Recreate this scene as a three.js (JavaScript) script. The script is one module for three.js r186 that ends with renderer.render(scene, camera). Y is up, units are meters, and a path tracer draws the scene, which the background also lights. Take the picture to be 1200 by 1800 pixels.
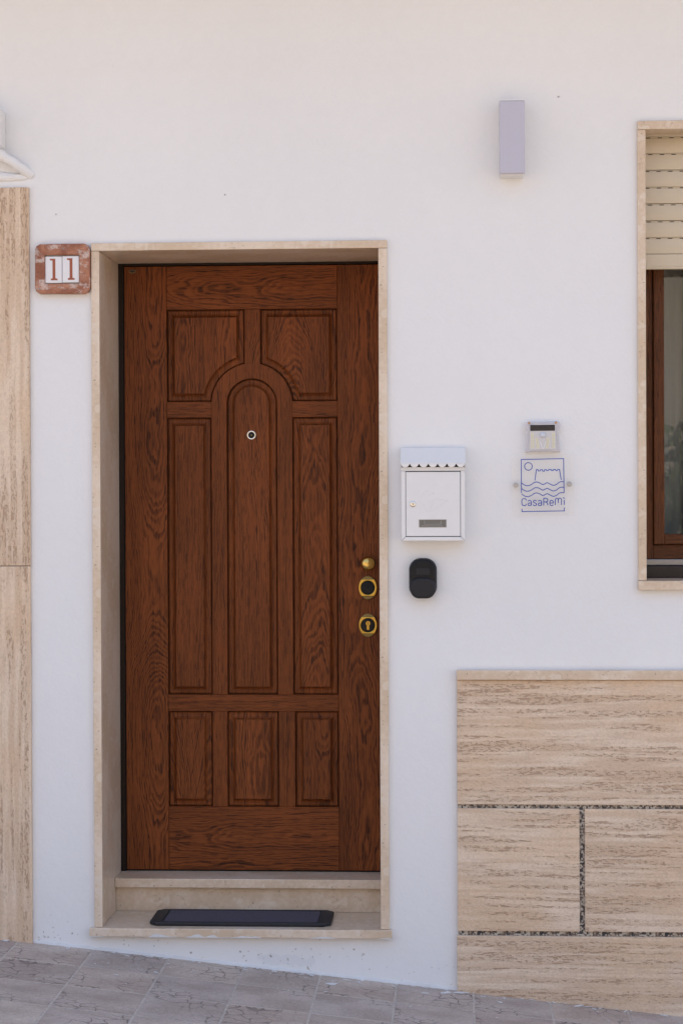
import * as THREE from 'three';
import { RoundedBoxGeometry } from 'three/addons/geometries/RoundedBoxGeometry.js';
import { mergeGeometries, toCreasedNormals } from 'three/addons/utils/BufferGeometryUtils.js';

// ---------------------------------------------------------------- camera, sky, sun, exposure
const scene = new THREE.Scene();
const camera = new THREE.PerspectiveCamera(28.13, 682 / 1024, 0.05, 500);
camera.position.set(0, 1.6, 6.6);
camera.rotation.set(-0.00945, 0.05523, -0.00399, 'YXZ');
scene.add(camera);
const renderer = new THREE.WebGLRenderer();
renderer.toneMapping = THREE.LinearToneMapping;
renderer.toneMappingExposure = 1.7;
renderer.shadowMap.enabled = true;

const SUN = new THREE.Vector3(-0.16, 1.0, -0.275).normalize();
{
  const w = 256, h = 128, d = new Float32Array(w * h * 4), v = new THREE.Vector3();
  for (let j = 0; j < h; j++) for (let i = 0; i < w; i++) {
    const th = Math.PI * ((j + 0.5) / h - 0.5), ph = 2 * Math.PI * ((i + 0.5) / w - 0.5);
    v.set(Math.cos(th) * Math.cos(ph), Math.sin(th), Math.cos(th) * Math.sin(ph));
    const k = Math.pow(Math.max(0, v.y), 0.42), c = Math.max(0, v.dot(SUN)), g = 0.9 * Math.pow(c, 24) + 0.22 * Math.pow(c, 4);
    const o = (j * w + i) * 4;
    d[o] = 0.84 + (0.24 - 0.84) * k + g; d[o + 1] = 0.84 + (0.40 - 0.84) * k + g * 0.95; d[o + 2] = 0.82 + (0.74 - 0.82) * k + g * 0.85; d[o + 3] = 1;
  }
  const sky = new THREE.DataTexture(d, w, h, THREE.RGBAFormat, THREE.FloatType);
  sky.mapping = THREE.EquirectangularReflectionMapping; sky.magFilter = sky.minFilter = THREE.LinearFilter; sky.needsUpdate = true;
  scene.background = sky; scene.environment = sky;
}
const sun = new THREE.DirectionalLight(new THREE.Color().setRGB(1, 0.90, 0.75), 4.8);
sun.position.copy(SUN).multiplyScalar(40); sun.castShadow = true;
Object.assign(sun.shadow.camera, { left: -16, right: 16, top: 16, bottom: -16, near: 1, far: 90 });
sun.shadow.mapSize.set(4096, 4096);
scene.add(sun, sun.target);

// ---------------------------------------------------------------- helpers
function rng(seed) { let a = seed >>> 0; return () => { a = (a + 0x6D2B79F5) | 0; let t = Math.imul(a ^ (a >>> 15), 1 | a); t = (t + Math.imul(t ^ (t >>> 7), 61 | t)) ^ t; return ((t ^ (t >>> 14)) >>> 0) / 4294967296; }; }
const TAB = (() => { const t = new Float32Array(65536), r = rng(20240); for (let i = 0; i < 65536; i++) t[i] = r(); return t; })();
function hash(ix, iy, s) { let h = Math.imul(ix, 374761393) ^ Math.imul(iy, 668265263) ^ Math.imul(s, 1274126177); h ^= h >>> 15; return TAB[(h ^ (h >>> 9)) & 65535]; }
const wrapi = (i, p) => p ? ((i % p) + p) % p : i;
function vn(x, y, s, px = 0, py = 0) {          // value noise 0..1, periodic in px / py lattice cells
  const ix = Math.floor(x), iy = Math.floor(y); let fx = x - ix, fy = y - iy;
  fx = fx * fx * (3 - 2 * fx); fy = fy * fy * (3 - 2 * fy);
  const x0 = wrapi(ix, px), x1 = wrapi(ix + 1, px), y0 = wrapi(iy, py), y1 = wrapi(iy + 1, py);
  const a = hash(x0, y0, s), b = hash(x1, y0, s), c = hash(x0, y1, s), d = hash(x1, y1, s);
  return a + (b - a) * fx + (c - a) * fy + (a - b - c + d) * fx * fy;
}
function fbm(u, v, fx, fy, s, oct = 4) {        // u,v in 0..1 of a tile; fx,fy whole frequencies, so it tiles
  let r = 0, a = 0.5, n = 0;
  for (let o = 0; o < oct; o++) { r += a * vn(u * fx, v * fy, s + o * 17, fx, fy); n += a; a *= 0.5; fx *= 2; fy *= 2; }
  return r / n;
}
const clamp = (x, a = 0, b = 1) => Math.min(b, Math.max(a, x));
const smooth = (a, b, x) => { const t = clamp((x - a) / (b - a)); return t * t * (3 - 2 * t); };
const mix = (a, b, t) => a + (b - a) * t;
const mix3 = (a, b, t) => [mix(a[0], b[0], t), mix(a[1], b[1], t), mix(a[2], b[2], t)];
const toS = (c) => Math.round(255 * clamp(c <= 0.0031308 ? 12.92 * c : 1.055 * Math.pow(c, 1 / 2.4) - 0.055));
// fn(u, v) -> [r, g, b, height]; colours are linear albedo. Returns a colour map and a height map.
function makeTex(w, h, fn) {
  const a = new Uint8Array(w * h * 4), b = new Uint8Array(w * h * 4);
  for (let j = 0; j < h; j++) for (let i = 0; i < w; i++) {
    const c = fn((i + 0.5) / w, (j + 0.5) / h), o = (j * w + i) * 4, hh = Math.round(255 * clamp(c[3] ?? 0.5));
    a[o] = toS(c[0]); a[o + 1] = toS(c[1]); a[o + 2] = toS(c[2]); a[o + 3] = 255; b[o] = b[o + 1] = b[o + 2] = hh; b[o + 3] = 255;
  }
  const mk = (d, srgb) => { const t = new THREE.DataTexture(d, w, h); t.wrapS = t.wrapT = THREE.RepeatWrapping; t.magFilter = THREE.LinearFilter; t.minFilter = THREE.LinearMipmapLinearFilter; t.generateMipmaps = true; if (srgb) t.colorSpace = THREE.SRGBColorSpace; t.needsUpdate = true; return t; };
  return { map: mk(a, true), bump: mk(b, false) };
}
function mat(o, rgb) { const m = new (o.transmission || o.clearcoat || o.sheen || o.ior ? THREE.MeshPhysicalMaterial : THREE.MeshStandardMaterial)(o); if (rgb) m.color.setRGB(...rgb); return m; }
const texMat = (t, bumpScale, o = {}) => mat({ map: t.map, bumpMap: t.bump, bumpScale, roughness: 0.8, ...o });
// box-projected uv in metres / tile size; along = 'y' puts texture v up, 'x' lays the texture on its side
function uv(g, su, sv, ou = 0, ov = 0, along = 'y') {
  if (g.index) g = g.toNonIndexed();
  const p = g.attributes.position, n = g.attributes.normal, a = new Float32Array(p.count * 2);
  for (let t = 0; t < p.count; t += 3) {
    let nx = 0, ny = 0, nz = 0;
    for (let k = 0; k < 3; k++) { nx += Math.abs(n.getX(t + k)); ny += Math.abs(n.getY(t + k)); nz += Math.abs(n.getZ(t + k)); }
    for (let k = 0; k < 3; k++) {
      const x = p.getX(t + k), y = p.getY(t + k), z = p.getZ(t + k);
      let U = x, V = y;
      if (nx > ny && nx > nz) { U = z; V = y; } else if (ny > nz) { U = x; V = z; }
      if (along === 'x') [U, V] = nx > ny && nx > nz ? [V, U] : [V, U];
      a[(t + k) * 2] = U / su + ou; a[(t + k) * 2 + 1] = V / sv + ov;
    }
  }
  g.setAttribute('uv', new THREE.BufferAttribute(a, 2));
  return g;
}
const rb = (x0, x1, y0, y1, z0, z1, r = 0.002, seg = 1) => { const g = new RoundedBoxGeometry(x1 - x0, y1 - y0, z1 - z0, seg, Math.min(r, (x1 - x0) / 2.1, (y1 - y0) / 2.1, (z1 - z0) / 2.1)); g.translate((x0 + x1) / 2, (y0 + y1) / 2, (z0 + z1) / 2); return g; };
const bx = (x0, x1, y0, y1, z0, z1) => { const g = new THREE.BoxGeometry(x1 - x0, y1 - y0, z1 - z0); g.translate((x0 + x1) / 2, (y0 + y1) / 2, (z0 + z1) / 2); return g; };
function poly(pts, holes = []) { const s = new THREE.Shape(pts.map(([x, y]) => new THREE.Vector2(x, y))); for (const h of holes) s.holes.push(new THREE.Path(h.map(([x, y]) => new THREE.Vector2(x, y)))); return s; }
function ext(pts, z0, z1, bevel = 0.001, holes = [], seg = 1) {      // front face at z1, outline keeps its size
  const b = Math.min(bevel, (z1 - z0) / 2.2);
  const g = new THREE.ExtrudeGeometry(poly(pts, holes), { depth: z1 - z0 - 2 * b, bevelEnabled: b > 0, bevelSize: b, bevelThickness: b, bevelOffset: -b, bevelSegments: seg, curveSegments: 12 });
  g.translate(0, 0, z0 + b); return g;
}
const rect = (x0, x1, y0, y1) => [[x0, y0], [x1, y0], [x1, y1], [x0, y1]];
const arc = (cx, cy, r, a0, a1, n) => Array.from({ length: n + 1 }, (_, i) => { const a = a0 + (a1 - a0) * i / n; return [cx + r * Math.cos(a), cy + r * Math.sin(a)]; });
const circle = (cx, cy, r, n = 28) => arc(cx, cy, r, 0, 2 * Math.PI * (1 - 1 / n), n - 1);
function rrect(x0, x1, y0, y1, r, n = 5) { const q = Math.PI / 2; return [...arc(x1 - r, y0 + r, r, -q, 0, n), ...arc(x1 - r, y1 - r, r, 0, q, n), ...arc(x0 + r, y1 - r, r, q, 2 * q, n), ...arc(x0 + r, y0 + r, r, 2 * q, 3 * q, n)]; }
function lathe(pts, x, y, z, seg = 32) { const g = new THREE.LatheGeometry(pts.map(([r, h]) => new THREE.Vector2(r, h)), seg); g.rotateX(Math.PI / 2); g.translate(x, y, z); return g; }
// a flat band along a path, in the xy plane
function ribbon(pts, w, closed = false) {
  const n = pts.length, P = [], idx = [];
  for (let i = 0; i < n; i++) {
    const a = pts[closed ? (i - 1 + n) % n : Math.max(0, i - 1)], b = pts[i], c = pts[closed ? (i + 1) % n : Math.min(n - 1, i + 1)];
    let d1 = [b[0] - a[0], b[1] - a[1]], d2 = [c[0] - b[0], c[1] - b[1]];
    if (!d1[0] && !d1[1]) d1 = d2; if (!d2[0] && !d2[1]) d2 = d1;
    const l1 = Math.hypot(...d1), l2 = Math.hypot(...d2), n1 = [-d1[1] / l1, d1[0] / l1], n2 = [-d2[1] / l2, d2[0] / l2];
    let m = [n1[0] + n2[0], n1[1] + n2[1]]; const lm = Math.hypot(...m) || 1; m = [m[0] / lm, m[1] / lm];
    const k = Math.min(1.6, 1 / Math.max(0.3, m[0] * n1[0] + m[1] * n1[1])) * w / 2;
    P.push(b[0] + m[0] * k, b[1] + m[1] * k, 0, b[0] - m[0] * k, b[1] - m[1] * k, 0);
  }
  for (let i = 0; i < (closed ? n : n - 1); i++) { const j = (i + 1) % n; idx.push(2 * i, 2 * i + 1, 2 * j, 2 * j, 2 * i + 1, 2 * j + 1); }
  const g = new THREE.BufferGeometry(); g.setAttribute('position', new THREE.Float32BufferAttribute(P, 3)); g.setIndex(idx); g.computeVertexNormals(); return g.toNonIndexed();
}
function merge(list) { return mergeGeometries(list.map((g) => { let q = g.index ? g.toNonIndexed() : g.clone(); if (!q.attributes.uv) q.setAttribute('uv', new THREE.BufferAttribute(new Float32Array(q.attributes.position.count * 2), 2)); for (const k of Object.keys(q.attributes)) if (!['position', 'normal', 'uv'].includes(k)) q.deleteAttribute(k); return q; })); }
const taken = {};
function numbered(n) { const k = taken[n] = (taken[n] ?? -1) + 1; return k ? `${n}_${String(k).padStart(3, '0')}` : n; }
function part(name, g, m, parent, label) { const o = new THREE.Mesh(Array.isArray(g) ? merge(g) : g, m); o.name = name; o.castShadow = o.receiveShadow = true; if (label) o.userData.label = label; parent.add(o); return o; }
function thing(name, label, category, pos = [0, 0, 0]) { const o = new THREE.Group(); o.name = numbered(name); o.position.set(...pos); o.userData = { label, category }; scene.add(o); return o; }
function struct(name, pos = [0, 0, 0]) { const o = new THREE.Group(); o.name = numbered(name); o.position.set(...pos); o.userData = { kind: 'structure' }; scene.add(o); return o; }

// ---------------------------------------------------------------- textures and materials
// white plaster: 4 m x 4 m sheet from (-2, -0.4); faint patches, scuffs and dirt specks where the wall has them
const specks = [[-0.738, 2.566, 0.004], [0.337, 2.868, 0.005], [-1.29, 2.51, 0.003], [-1.1, 2.99, 0.002], [-0.98, 0.125, 0.004], [-0.97, 0.16, 0.003], [-0.86, 0.106, 0.005], [-1.36, 0.142, 0.006], [-1.3, 0.13, 0.006], [-1.25, 0.165, 0.004], [-0.7, 0.11, 0.004], [-0.6, 0.096, 0.005], [-0.5, 0.1, 0.003], [-0.33, 0.12, 0.003], [-1.08, 0.13, 0.004], [-0.44, 0.13, 0.003]];
const plaster = makeTex(1600, 1600, (u, v) => {
  const x = u * 4 - 2, y = v * 4 - 0.4;
  const m = fbm(u, v, 9, 9, 3, 4) - 0.5, f = fbm(u, v, 180, 180, 5, 3) - 0.5, g = fbm(u, v, 700, 700, 8, 1) - 0.5, st = fbm(u, v, 60, 14, 41, 3) - 0.5;
  const k = 1 + m * 0.04 + f * 0.018 + g * 0.012 + st * 0.012;
  let c = [0.775 * k, 0.768 * k, 0.768 * k];
  // greyer touched-up paint under the step
  const pd = Math.hypot((x + 0.56) / 0.1, (y - 0.085) / 0.022) + (fbm(u, v, 120, 120, 77, 3) - 0.5) * 1.3;
  c = mix3(c, [0.66, 0.66, 0.68], 0.45 * smooth(1.05, 0.85, pd));
  // splash dirt with a speckled outline low on the wall
  const base = y - (-0.009 - 0.104 * x), dn = fbm(u, v, 500, 500, 23, 2) + 0.35 * (fbm(u, v, 30, 30, 29, 2) - 0.5);
  if (base > -0.05 && base < 0.16 && dn > 0.865 + base * 0.7) c = mix3(c, [0.36, 0.31, 0.27], 0.75);
  for (const [sx, sy, r] of specks) { const dx = x - sx, dy = y - sy; if (Math.abs(dx) < 0.02 && Math.abs(dy) < 0.02) { const d = Math.hypot(dx, dy) + (fbm(u, v, 1100, 1100, 31, 1) - 0.5) * r; c = mix3(c, [0.2, 0.17, 0.16], 0.85 * smooth(r * 0.8, r * 0.35, d)); } }
  return [...c, 0.5 + m * 0.7 + f * 0.45 + g * 0.18 + st * 0.25];
});
const M = {};
M.plaster = texMat(plaster, 0.0013, { roughness: 0.92 });

// travertine: 1 m x 1 m, beds lie along u
const trav = makeTex(1024, 1024, (u, v) => {
  const wv = v + (fbm(u, v, 3, 3, 2, 3) - 0.5) * 0.02;
  const b1 = fbm(u, wv, 2, 18, 11, 3), b2 = fbm(u, wv, 5, 90, 12, 3), cl = fbm(u, v, 4, 7, 13, 3), fine = fbm(u, v, 180, 260, 14, 2);
  let c = mix3([0.63, 0.47, 0.335], [0.745, 0.595, 0.455], smooth(0.34, 0.64, b1 * 0.4 + b2 * 0.6));
  c = mix3(c, [0.68, 0.48, 0.31], 0.4 * smooth(0.52, 0.72, cl));
  const k = 1 + (fine - 0.5) * 0.18; c = c.map((q) => q * k);
  const bed = smooth(0.50, 0.63, fbm(u, wv, 3, 80, 19, 3)) * smooth(0.22, 0.5, fbm(u, v, 5, 9, 25, 3));
  const pit = fbm(u, wv, 120, 340, 15, 2), run = fbm(u, wv, 60, 280, 18, 2);
  const pm = clamp((0.3 + bed) * Math.max(smooth(0.62, 0.73, pit) * 0.9, bed * smooth(0.62, 0.71, run)));
  c = mix3(c, [0.5, 0.34, 0.22], 0.34 * bed);
  c = mix3(c, [0.31, 0.185, 0.11], 0.56 * pm);
  return [...c, 0.62 + (fine - 0.5) * 0.25 - 0.55 * pm];
});
M.trav = texMat(trav, 0.0022, { roughness: 0.78 });
// polished limestone of the surrounds: 0.6 m tile
const lime = makeTex(768, 768, (u, v) => {
  const a = fbm(u, v, 5, 3, 101, 4), b = fbm(u, v, 60, 60, 103, 3), w = fbm(u, v, 9, 9, 105, 4);
  let c = mix3([0.60, 0.46, 0.33], [0.71, 0.585, 0.465], smooth(0.3, 0.7, a * 0.7 + b * 0.3));
  const vein = 1 - smooth(0.0, 0.016, Math.abs(w - 0.5)), vm = smooth(0.52, 0.68, fbm(u, v, 12, 12, 107, 2));
  c = mix3(c, [0.40, 0.28, 0.19], 0.5 * vein * vm);
  const fos = smooth(0.82, 0.87, fbm(u, v, 80, 100, 109, 2)); c = mix3(c, [0.24, 0.18, 0.14], 0.65 * fos);
  const pale = smooth(0.64, 0.72, fbm(u, v, 16, 22, 113, 3)); c = mix3(c, [0.73, 0.64, 0.54], 0.5 * pale);
  return [...c, 0.6 + (b - 0.5) * 0.3 - 0.4 * fos];
});
M.lime = texMat(lime, 0.0005, { roughness: 0.32 });
// speckled granite chips in the cladding joints: 0.2 m tile
const gran = makeTex(256, 256, (u, v) => {
  const n = fbm(u, v, 40, 40, 201, 2), m = fbm(u, v, 9, 9, 203, 2);
  let c = n > 0.58 ? [0.5, 0.45, 0.38] : n > 0.46 ? [0.27, 0.23, 0.19] : n > 0.36 ? [0.16, 0.12, 0.1] : [0.035, 0.035, 0.04];
  return [...mix3(c, [0.2, 0.14, 0.1], 0.5 * smooth(0.5, 0.7, m)), n];
});
M.gran = texMat(gran, 0.001, { roughness: 0.6 });
// paving: crazed cement tile, 1 m sheet
const vor = (x, y, s, p) => { const ix = Math.floor(x), iy = Math.floor(y); let a = 9, b = 9; for (let j = -1; j < 2; j++) for (let i = -1; i < 2; i++) { const cx = ix + i, cy = iy + j, wx = wrapi(cx, p), wy = wrapi(cy, p), d = Math.hypot(cx + hash(wx, wy, s) - x, cy + hash(wx, wy, s + 7) - y); if (d < a) { b = a; a = d; } else if (d < b) b = d; } return b - a; };
const pave = makeTex(1024, 1024, (u, v) => {
  const a = fbm(u, v, 6, 6, 301, 4), f = fbm(u, v, 220, 220, 303, 2), w1 = fbm(u, v, 16, 16, 305, 3) - 0.5, w2 = fbm(u, v, 16, 16, 307, 3) - 0.5;
  const e = vor(u * 21 + w1 * 1.1, v * 21 + w2 * 1.1, 311, 21), cm = smooth(0.46, 0.58, fbm(u, v, 4, 4, 313, 3));
  const cr = (1 - smooth(0.04, 0.11, e)) * (0.12 + 0.88 * cm);
  let c = mix3([0.40, 0.318, 0.268], [0.505, 0.418, 0.362], smooth(0.3, 0.7, a)); c = c.map((q) => q * (1 + (f - 0.5) * 0.35));
  const spot = smooth(0.74, 0.79, fbm(u, v, 80, 80, 317, 2)); c = mix3(c, [0.47, 0.42, 0.37], 0.5 * spot);
  c = mix3(c, [0.12, 0.095, 0.08], 0.75 * cr);
  return [...c, 0.6 + (f - 0.5) * 0.3 - 0.5 * cr];
});
M.pave = texMat(pave, 0.0008, { roughness: 0.82 });
M.grout = texMat(makeTex(128, 128, (u, v) => { const f = fbm(u, v, 30, 30, 401, 3); const k = 0.75 + f * 0.5; return [0.50 * k, 0.435 * k, 0.38 * k, f]; }), 0.001, { roughness: 0.95 });
const aspT = makeTex(256, 256, (u, v) => { const f = fbm(u, v, 80, 80, 411, 2), k = 0.6 + f * 0.8; return [0.39 * k, 0.325 * k, 0.26 * k, f]; });
M.road = texMat(aspT, 0.003, { roughness: 0.95 });

// stained oak, 0.5 m across (u) by 2 m along (v); three sheets of flat-sawn grain
function oak(seed, lo, hi, spacing, off = 0) {
  return makeTex(512, 2048, (u, v) => {
    // every 0.167 m across is another veneer leaf with its own heart
    const leaf = Math.floor(u * 3), lx = (u * 3 - leaf - 0.5) * 0.1667 + off, ls = seed + leaf * 31;
    const hx = (vn(v * 3, 0.5, ls, 3, 0) - 0.5) * 0.08;
    const dep = lo + (hi - lo) * vn(v * 4, 0.5, ls + 3, 4, 0) + 0.02 * (vn(v * 12, 0.5, ls + 5, 12, 0) - 0.5);
    const wob = (fbm(u, v, 12, 18, ls + 7, 2) - 0.5) * 0.012 + (fbm(u, v, 90, 70, ls + 9, 2) - 0.5) * 0.0026;
    const r = Math.sqrt((lx - hx) * (lx - hx) * 1.6 + dep * dep) + wob, ph = r / spacing, id = Math.floor(ph), ring = ph - id;
    const wt = 0.35 + 0.65 * hash(id, leaf, seed + 2), edge = 0.25 + 0.3 * hash(id, leaf, seed + 4);
    const line = smooth(0, 0.12, ring) * (1 - smooth(edge, edge + 0.35, ring)) * wt;
    const pore = smooth(0.46, 0.7, fbm(u, v, 230, 64, seed + 11, 2)), fib = fbm(u, v, 256, 12, seed + 13, 2) - 0.5, low = fbm(u, v, 6, 5, seed + 17, 3) - 0.5;
    const dark = clamp(line * (0.58 + 0.6 * pore) + pore * 0.24 * (1 - line));
    let c = mix3([0.200, 0.0560, 0.0150], [0.040, 0.0125, 0.0055], dark);
    const k = 1 + fib * 0.45 + low * 0.6; c = c.map((q) => q * k);
    return [...c, 0.8 - 0.6 * dark + fib * 0.2];
  });
}
const oaks = [oak(501, 0.03, 0.17, 0.0044), oak(611, 0.02, 0.22, 0.0048), oak(727, 0.05, 0.09, 0.0046, 0.13)];
M.oak = oaks.map((t) => texMat(t, 0.0004, { roughness: 0.5, ior: 1.5, specularIntensity: 0.3 }));
M.bronze = mat({ roughness: 0.5, ior: 1.5, specularIntensity: 0.35 }, [0.016, 0.009, 0.006]);
M.rubber = mat({ roughness: 0.95 }, [0.012, 0.012, 0.012]);
M.matRubber = mat({ roughness: 0.7 }, [0.014, 0.014, 0.018]);
M.carpet = texMat(makeTex(256, 256, (u, v) => { const f = fbm(u, v, 90, 90, 801, 2), k = 0.5 + f; return [0.075 * k, 0.068 * k, 0.098 * k, f]; }), 0.003, { roughness: 1 });
M.brass = texMat(makeTex(256, 256, (u, v) => { const f = fbm(u, v, 14, 14, 811, 4), s = smooth(0.55, 0.75, f); return [...mix3([0.58, 0.36, 0.075], [0.27, 0.165, 0.04], 0.6 * s), f]; }), 0.0001, { roughness: 0.3, metalness: 1 });
M.knob = mat({ roughness: 0.16, metalness: 1 }, [0.66, 0.44, 0.13]);
M.tarnish = mat({ roughness: 0.5, metalness: 0.9 }, [0.24, 0.175, 0.07]);
M.black = mat({ roughness: 0.4, ior: 1.5, specularIntensity: 0.5 }, [0.006, 0.006, 0.008]);
M.blackMatte = mat({ roughness: 0.55, ior: 1.5, specularIntensity: 0.7 }, [0.013, 0.012, 0.015]);
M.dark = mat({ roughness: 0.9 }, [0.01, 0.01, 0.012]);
M.chrome = mat({ roughness: 0.22, metalness: 1 }, [0.72, 0.7, 0.66]);
M.steel = mat({ roughness: 0.45, metalness: 1 }, [0.42, 0.41, 0.41]);
M.whiteMetal = texMat(makeTex(256, 256, (u, v) => { const f = fbm(u, v, 40, 40, 821, 3), k = 0.98 + f * 0.04; return [0.75 * k, 0.74 * k, 0.735 * k, f]; }), 0.0002, { roughness: 0.35 });
M.whitePlastic = mat({ roughness: 0.4 }, [0.77, 0.76, 0.75]);
M.frost = mat({ roughness: 0.3, clearcoat: 0.3, clearcoatRoughness: 0.2 }, [0.49, 0.47, 0.55]);
M.shutter = mat({ roughness: 0.5 }, [0.595, 0.505, 0.375]);
M.winWood = texMat(oaks[2], 0.0003, { roughness: 0.5, ior: 1.5, specularIntensity: 0.4, color: new THREE.Color(0.72, 0.85, 1.0) });
M.winDark = mat({ roughness: 0.4 }, [0.022, 0.01, 0.008]);
M.alu = mat({ roughness: 0.35, metalness: 0.6 }, [0.3, 0.28, 0.27]);
M.glass = mat({ roughness: 0.0, transmission: 1, thickness: 0, ior: 1.5 }, [0.94, 0.95, 0.94]);
M.acrylic = mat({ roughness: 0.03, transmission: 1, thickness: 0, ior: 1.45 }, [0.985, 0.985, 0.985]);
M.ink = mat({ roughness: 0.5 }, [0.006, 0.045, 0.36]);
M.clearPlastic = mat({ roughness: 0.18, transmission: 0.55, thickness: 0, ior: 1.48 }, [0.86, 0.84, 0.87]);
M.solar = mat({ roughness: 0.15 }, [0.016, 0.013, 0.022]);
M.led = mat({ roughness: 0.4 }, [0.78, 0.72, 0.42]);
M.ledBoard = mat({ roughness: 0.55 }, [0.6, 0.58, 0.58]);
M.sensor = mat({ roughness: 0.25 }, [0.6, 0.62, 0.68]);
M.rust = mat({ roughness: 0.6, metalness: 0.4 }, [0.5, 0.27, 0.11]);
M.numeral = mat({ roughness: 0.5 }, [0.33, 0.085, 0.04]);
M.tileWhite = mat({ roughness: 0.25, clearcoat: 0.3 }, [0.74, 0.73, 0.75]);
M.terra = texMat(makeTex(512, 512, (u, v) => {
  const a = fbm(u, v, 6, 6, 901, 4), f = fbm(u, v, 70, 70, 903, 3), w = fbm(u, v, 5, 9, 905, 5), s = fbm(u, v, 36, 44, 907, 3);
  let c = mix3([0.27, 0.10, 0.058], [0.42, 0.185, 0.11], smooth(0.3, 0.7, a)); c = c.map((q) => q * (0.85 + f * 0.3));
  c = mix3(c, [0.66, 0.58, 0.53], 0.62 * smooth(0.50, 0.66, w * 0.7 + s * 0.3)); c = mix3(c, [0.12, 0.06, 0.04], 0.6 * smooth(0.68, 0.74, s));
  return [...c, 0.4 + f * 0.4];
}), 0.0016, { roughness: 0.85 });
M.curtain = mat({ roughness: 1, transmission: 0.4, thickness: 0, side: THREE.DoubleSide }, [0.32, 0.295, 0.275]);
M.room = mat({ roughness: 0.95 }, [0.4, 0.37, 0.33]);
M.cream = mat({ roughness: 0.95 }, [0.7, 0.61, 0.47]);
M.leaf = mat({ roughness: 0.7, side: THREE.DoubleSide }, [0.07, 0.12, 0.03]);
M.clay = mat({ roughness: 0.8 }, [0.38, 0.17, 0.09]);
M.paint = mat({ roughness: 0.9 }, [0.68, 0.67, 0.67]);
M.mortar = mat({ roughness: 0.95 }, [0.4, 0.38, 0.36]);

// ---------------------------------------------------------------- ground, pavement, road
const TILT = -Math.atan(0.104), gy = (x) => -0.009 - 0.104 * x;
{
  const ground = struct('ground', [0, -0.009, 0]); ground.rotation.z = TILT;
  part('ground_sheet', uv(bx(-120, 120, -0.6, -0.3, -120, 120), 1, 1), M.road, ground);
  const road = struct('road', [0, -0.009, 0]); road.rotation.z = TILT;
  part('road_surface', uv(bx(-30, 30, -0.29, -0.12, 1.57, 8.4), 0.6, 0.6), M.road, road);
  part('kerb', uv(rb(-30, 30, -0.29, 0.0, 1.42, 1.568, 0.012, 2), 1, 1), M.grout, road);
  const far = struct('far_pavement', [0, -0.009, 0]); far.rotation.z = TILT;
  part('paving_bed', uv(rb(-30, 30, -0.29, 0.0, 8.4, 10.6, 0.012, 2), 1, 1), M.grout, far);
  const pv = struct('pavement', [0, -0.009, 0]); pv.rotation.z = TILT;
  part('mortar_bed', uv(bx(-30, 30, -0.28, -0.0012, -0.4, 1.418), 0.4, 0.4), M.grout, pv);
  const P = 0.248, J = 0.0062, r = rng(42), base = -0.937, far2 = [];
  const variants = [0, 1, 2, 3, 4, 5].map((k) => { const g = rb(-P / 2 + J / 2, P / 2 - J / 2, -0.02, 0, -P / 2 + J / 2, P / 2 - J / 2, 0.0018); return uv(g, 1, 1, r(), r()); });
  const tones = [[1, 1, 1], [0.93, 0.92, 0.92], [1.05, 1.04, 1.02], [0.97, 0.98, 1.0]].map((t) => { const m = M.pave.clone(); m.color.setRGB(...t); return m; });
  for (let i = -40; i < 40; i++) for (let j = 0; j < 6; j++) {
    const x = base + (i + 0.5) * P, z = (j + 0.5) * P - 0.008, y = (r() - 0.5) * 0.001, a = (r() - 0.5) * 0.003, b = (r() - 0.5) * 0.003, k = Math.floor(r() * 6), t = Math.floor(r() * 4);
    if (j * P > 1.24) continue;
    if (i >= -5 && i < 9) { const o = part('paving_tile', variants[k], tones[t], pv); o.position.set(x, y, z); o.rotation.set(a, 0, b); }
    else { const g = variants[k].clone(); g.translate(x, y, z); far2.push(g); }
  }
  part('outer_paving', far2, M.pave, pv).userData.kind = 'stuff';
  // dried paint splashes along the foot of the wall
  const sp = [], q = rng(9), blob = (x, z, rx, rz) => { const n = 11, pts = [], turn = q() * 3.14; for (let i = 0; i < n; i++) { const a = i / n * 2 * Math.PI, k = 0.55 + 0.75 * q(); const px = Math.cos(a) * rx * k, pz = Math.sin(a) * rz * k; pts.push([px * Math.cos(turn) - pz * Math.sin(turn), px * Math.sin(turn) + pz * Math.cos(turn)]); } const g = ext(pts, 0, 0.0012, 0); g.rotateX(-Math.PI / 2); g.translate(x, 0.0008, z); sp.push(g); };
  for (let i = 0; i < 60; i++) { const x = -1.38 + 2.2 * q(), z = 0.006 + 0.05 * q() * q(); blob(x, z + 0.004, 0.006 + 0.02 * q() * q(), 0.0015 + 0.004 * q()); }
  for (const [x, z, a, b] of [[-0.40, 0.11, 0.02, 0.012], [0.015, 0.03, 0.03, 0.01], [-0.03, 0.05, 0.02, 0.01], [0.40, 0.022, 0.035, 0.008], [-1.47, 0.02, 0.02, 0.01], [-0.95, 0.21, 0.008, 0.006], [0.14, 0.1, 0.01, 0.006], [-0.1, 0.09, 0.012, 0.004]]) blob(x, z, a, b);
  for (let i = 0; i < 40; i++) blob(-1.4 + 2.2 * q(), 0.05 + 0.5 * q() * q(), 0.002 + 0.006 * q() * q(), 0.0015 + 0.002 * q());
  part('paint_splashes', sp, M.paint, pv).userData.kind = 'stuff';
}

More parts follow.
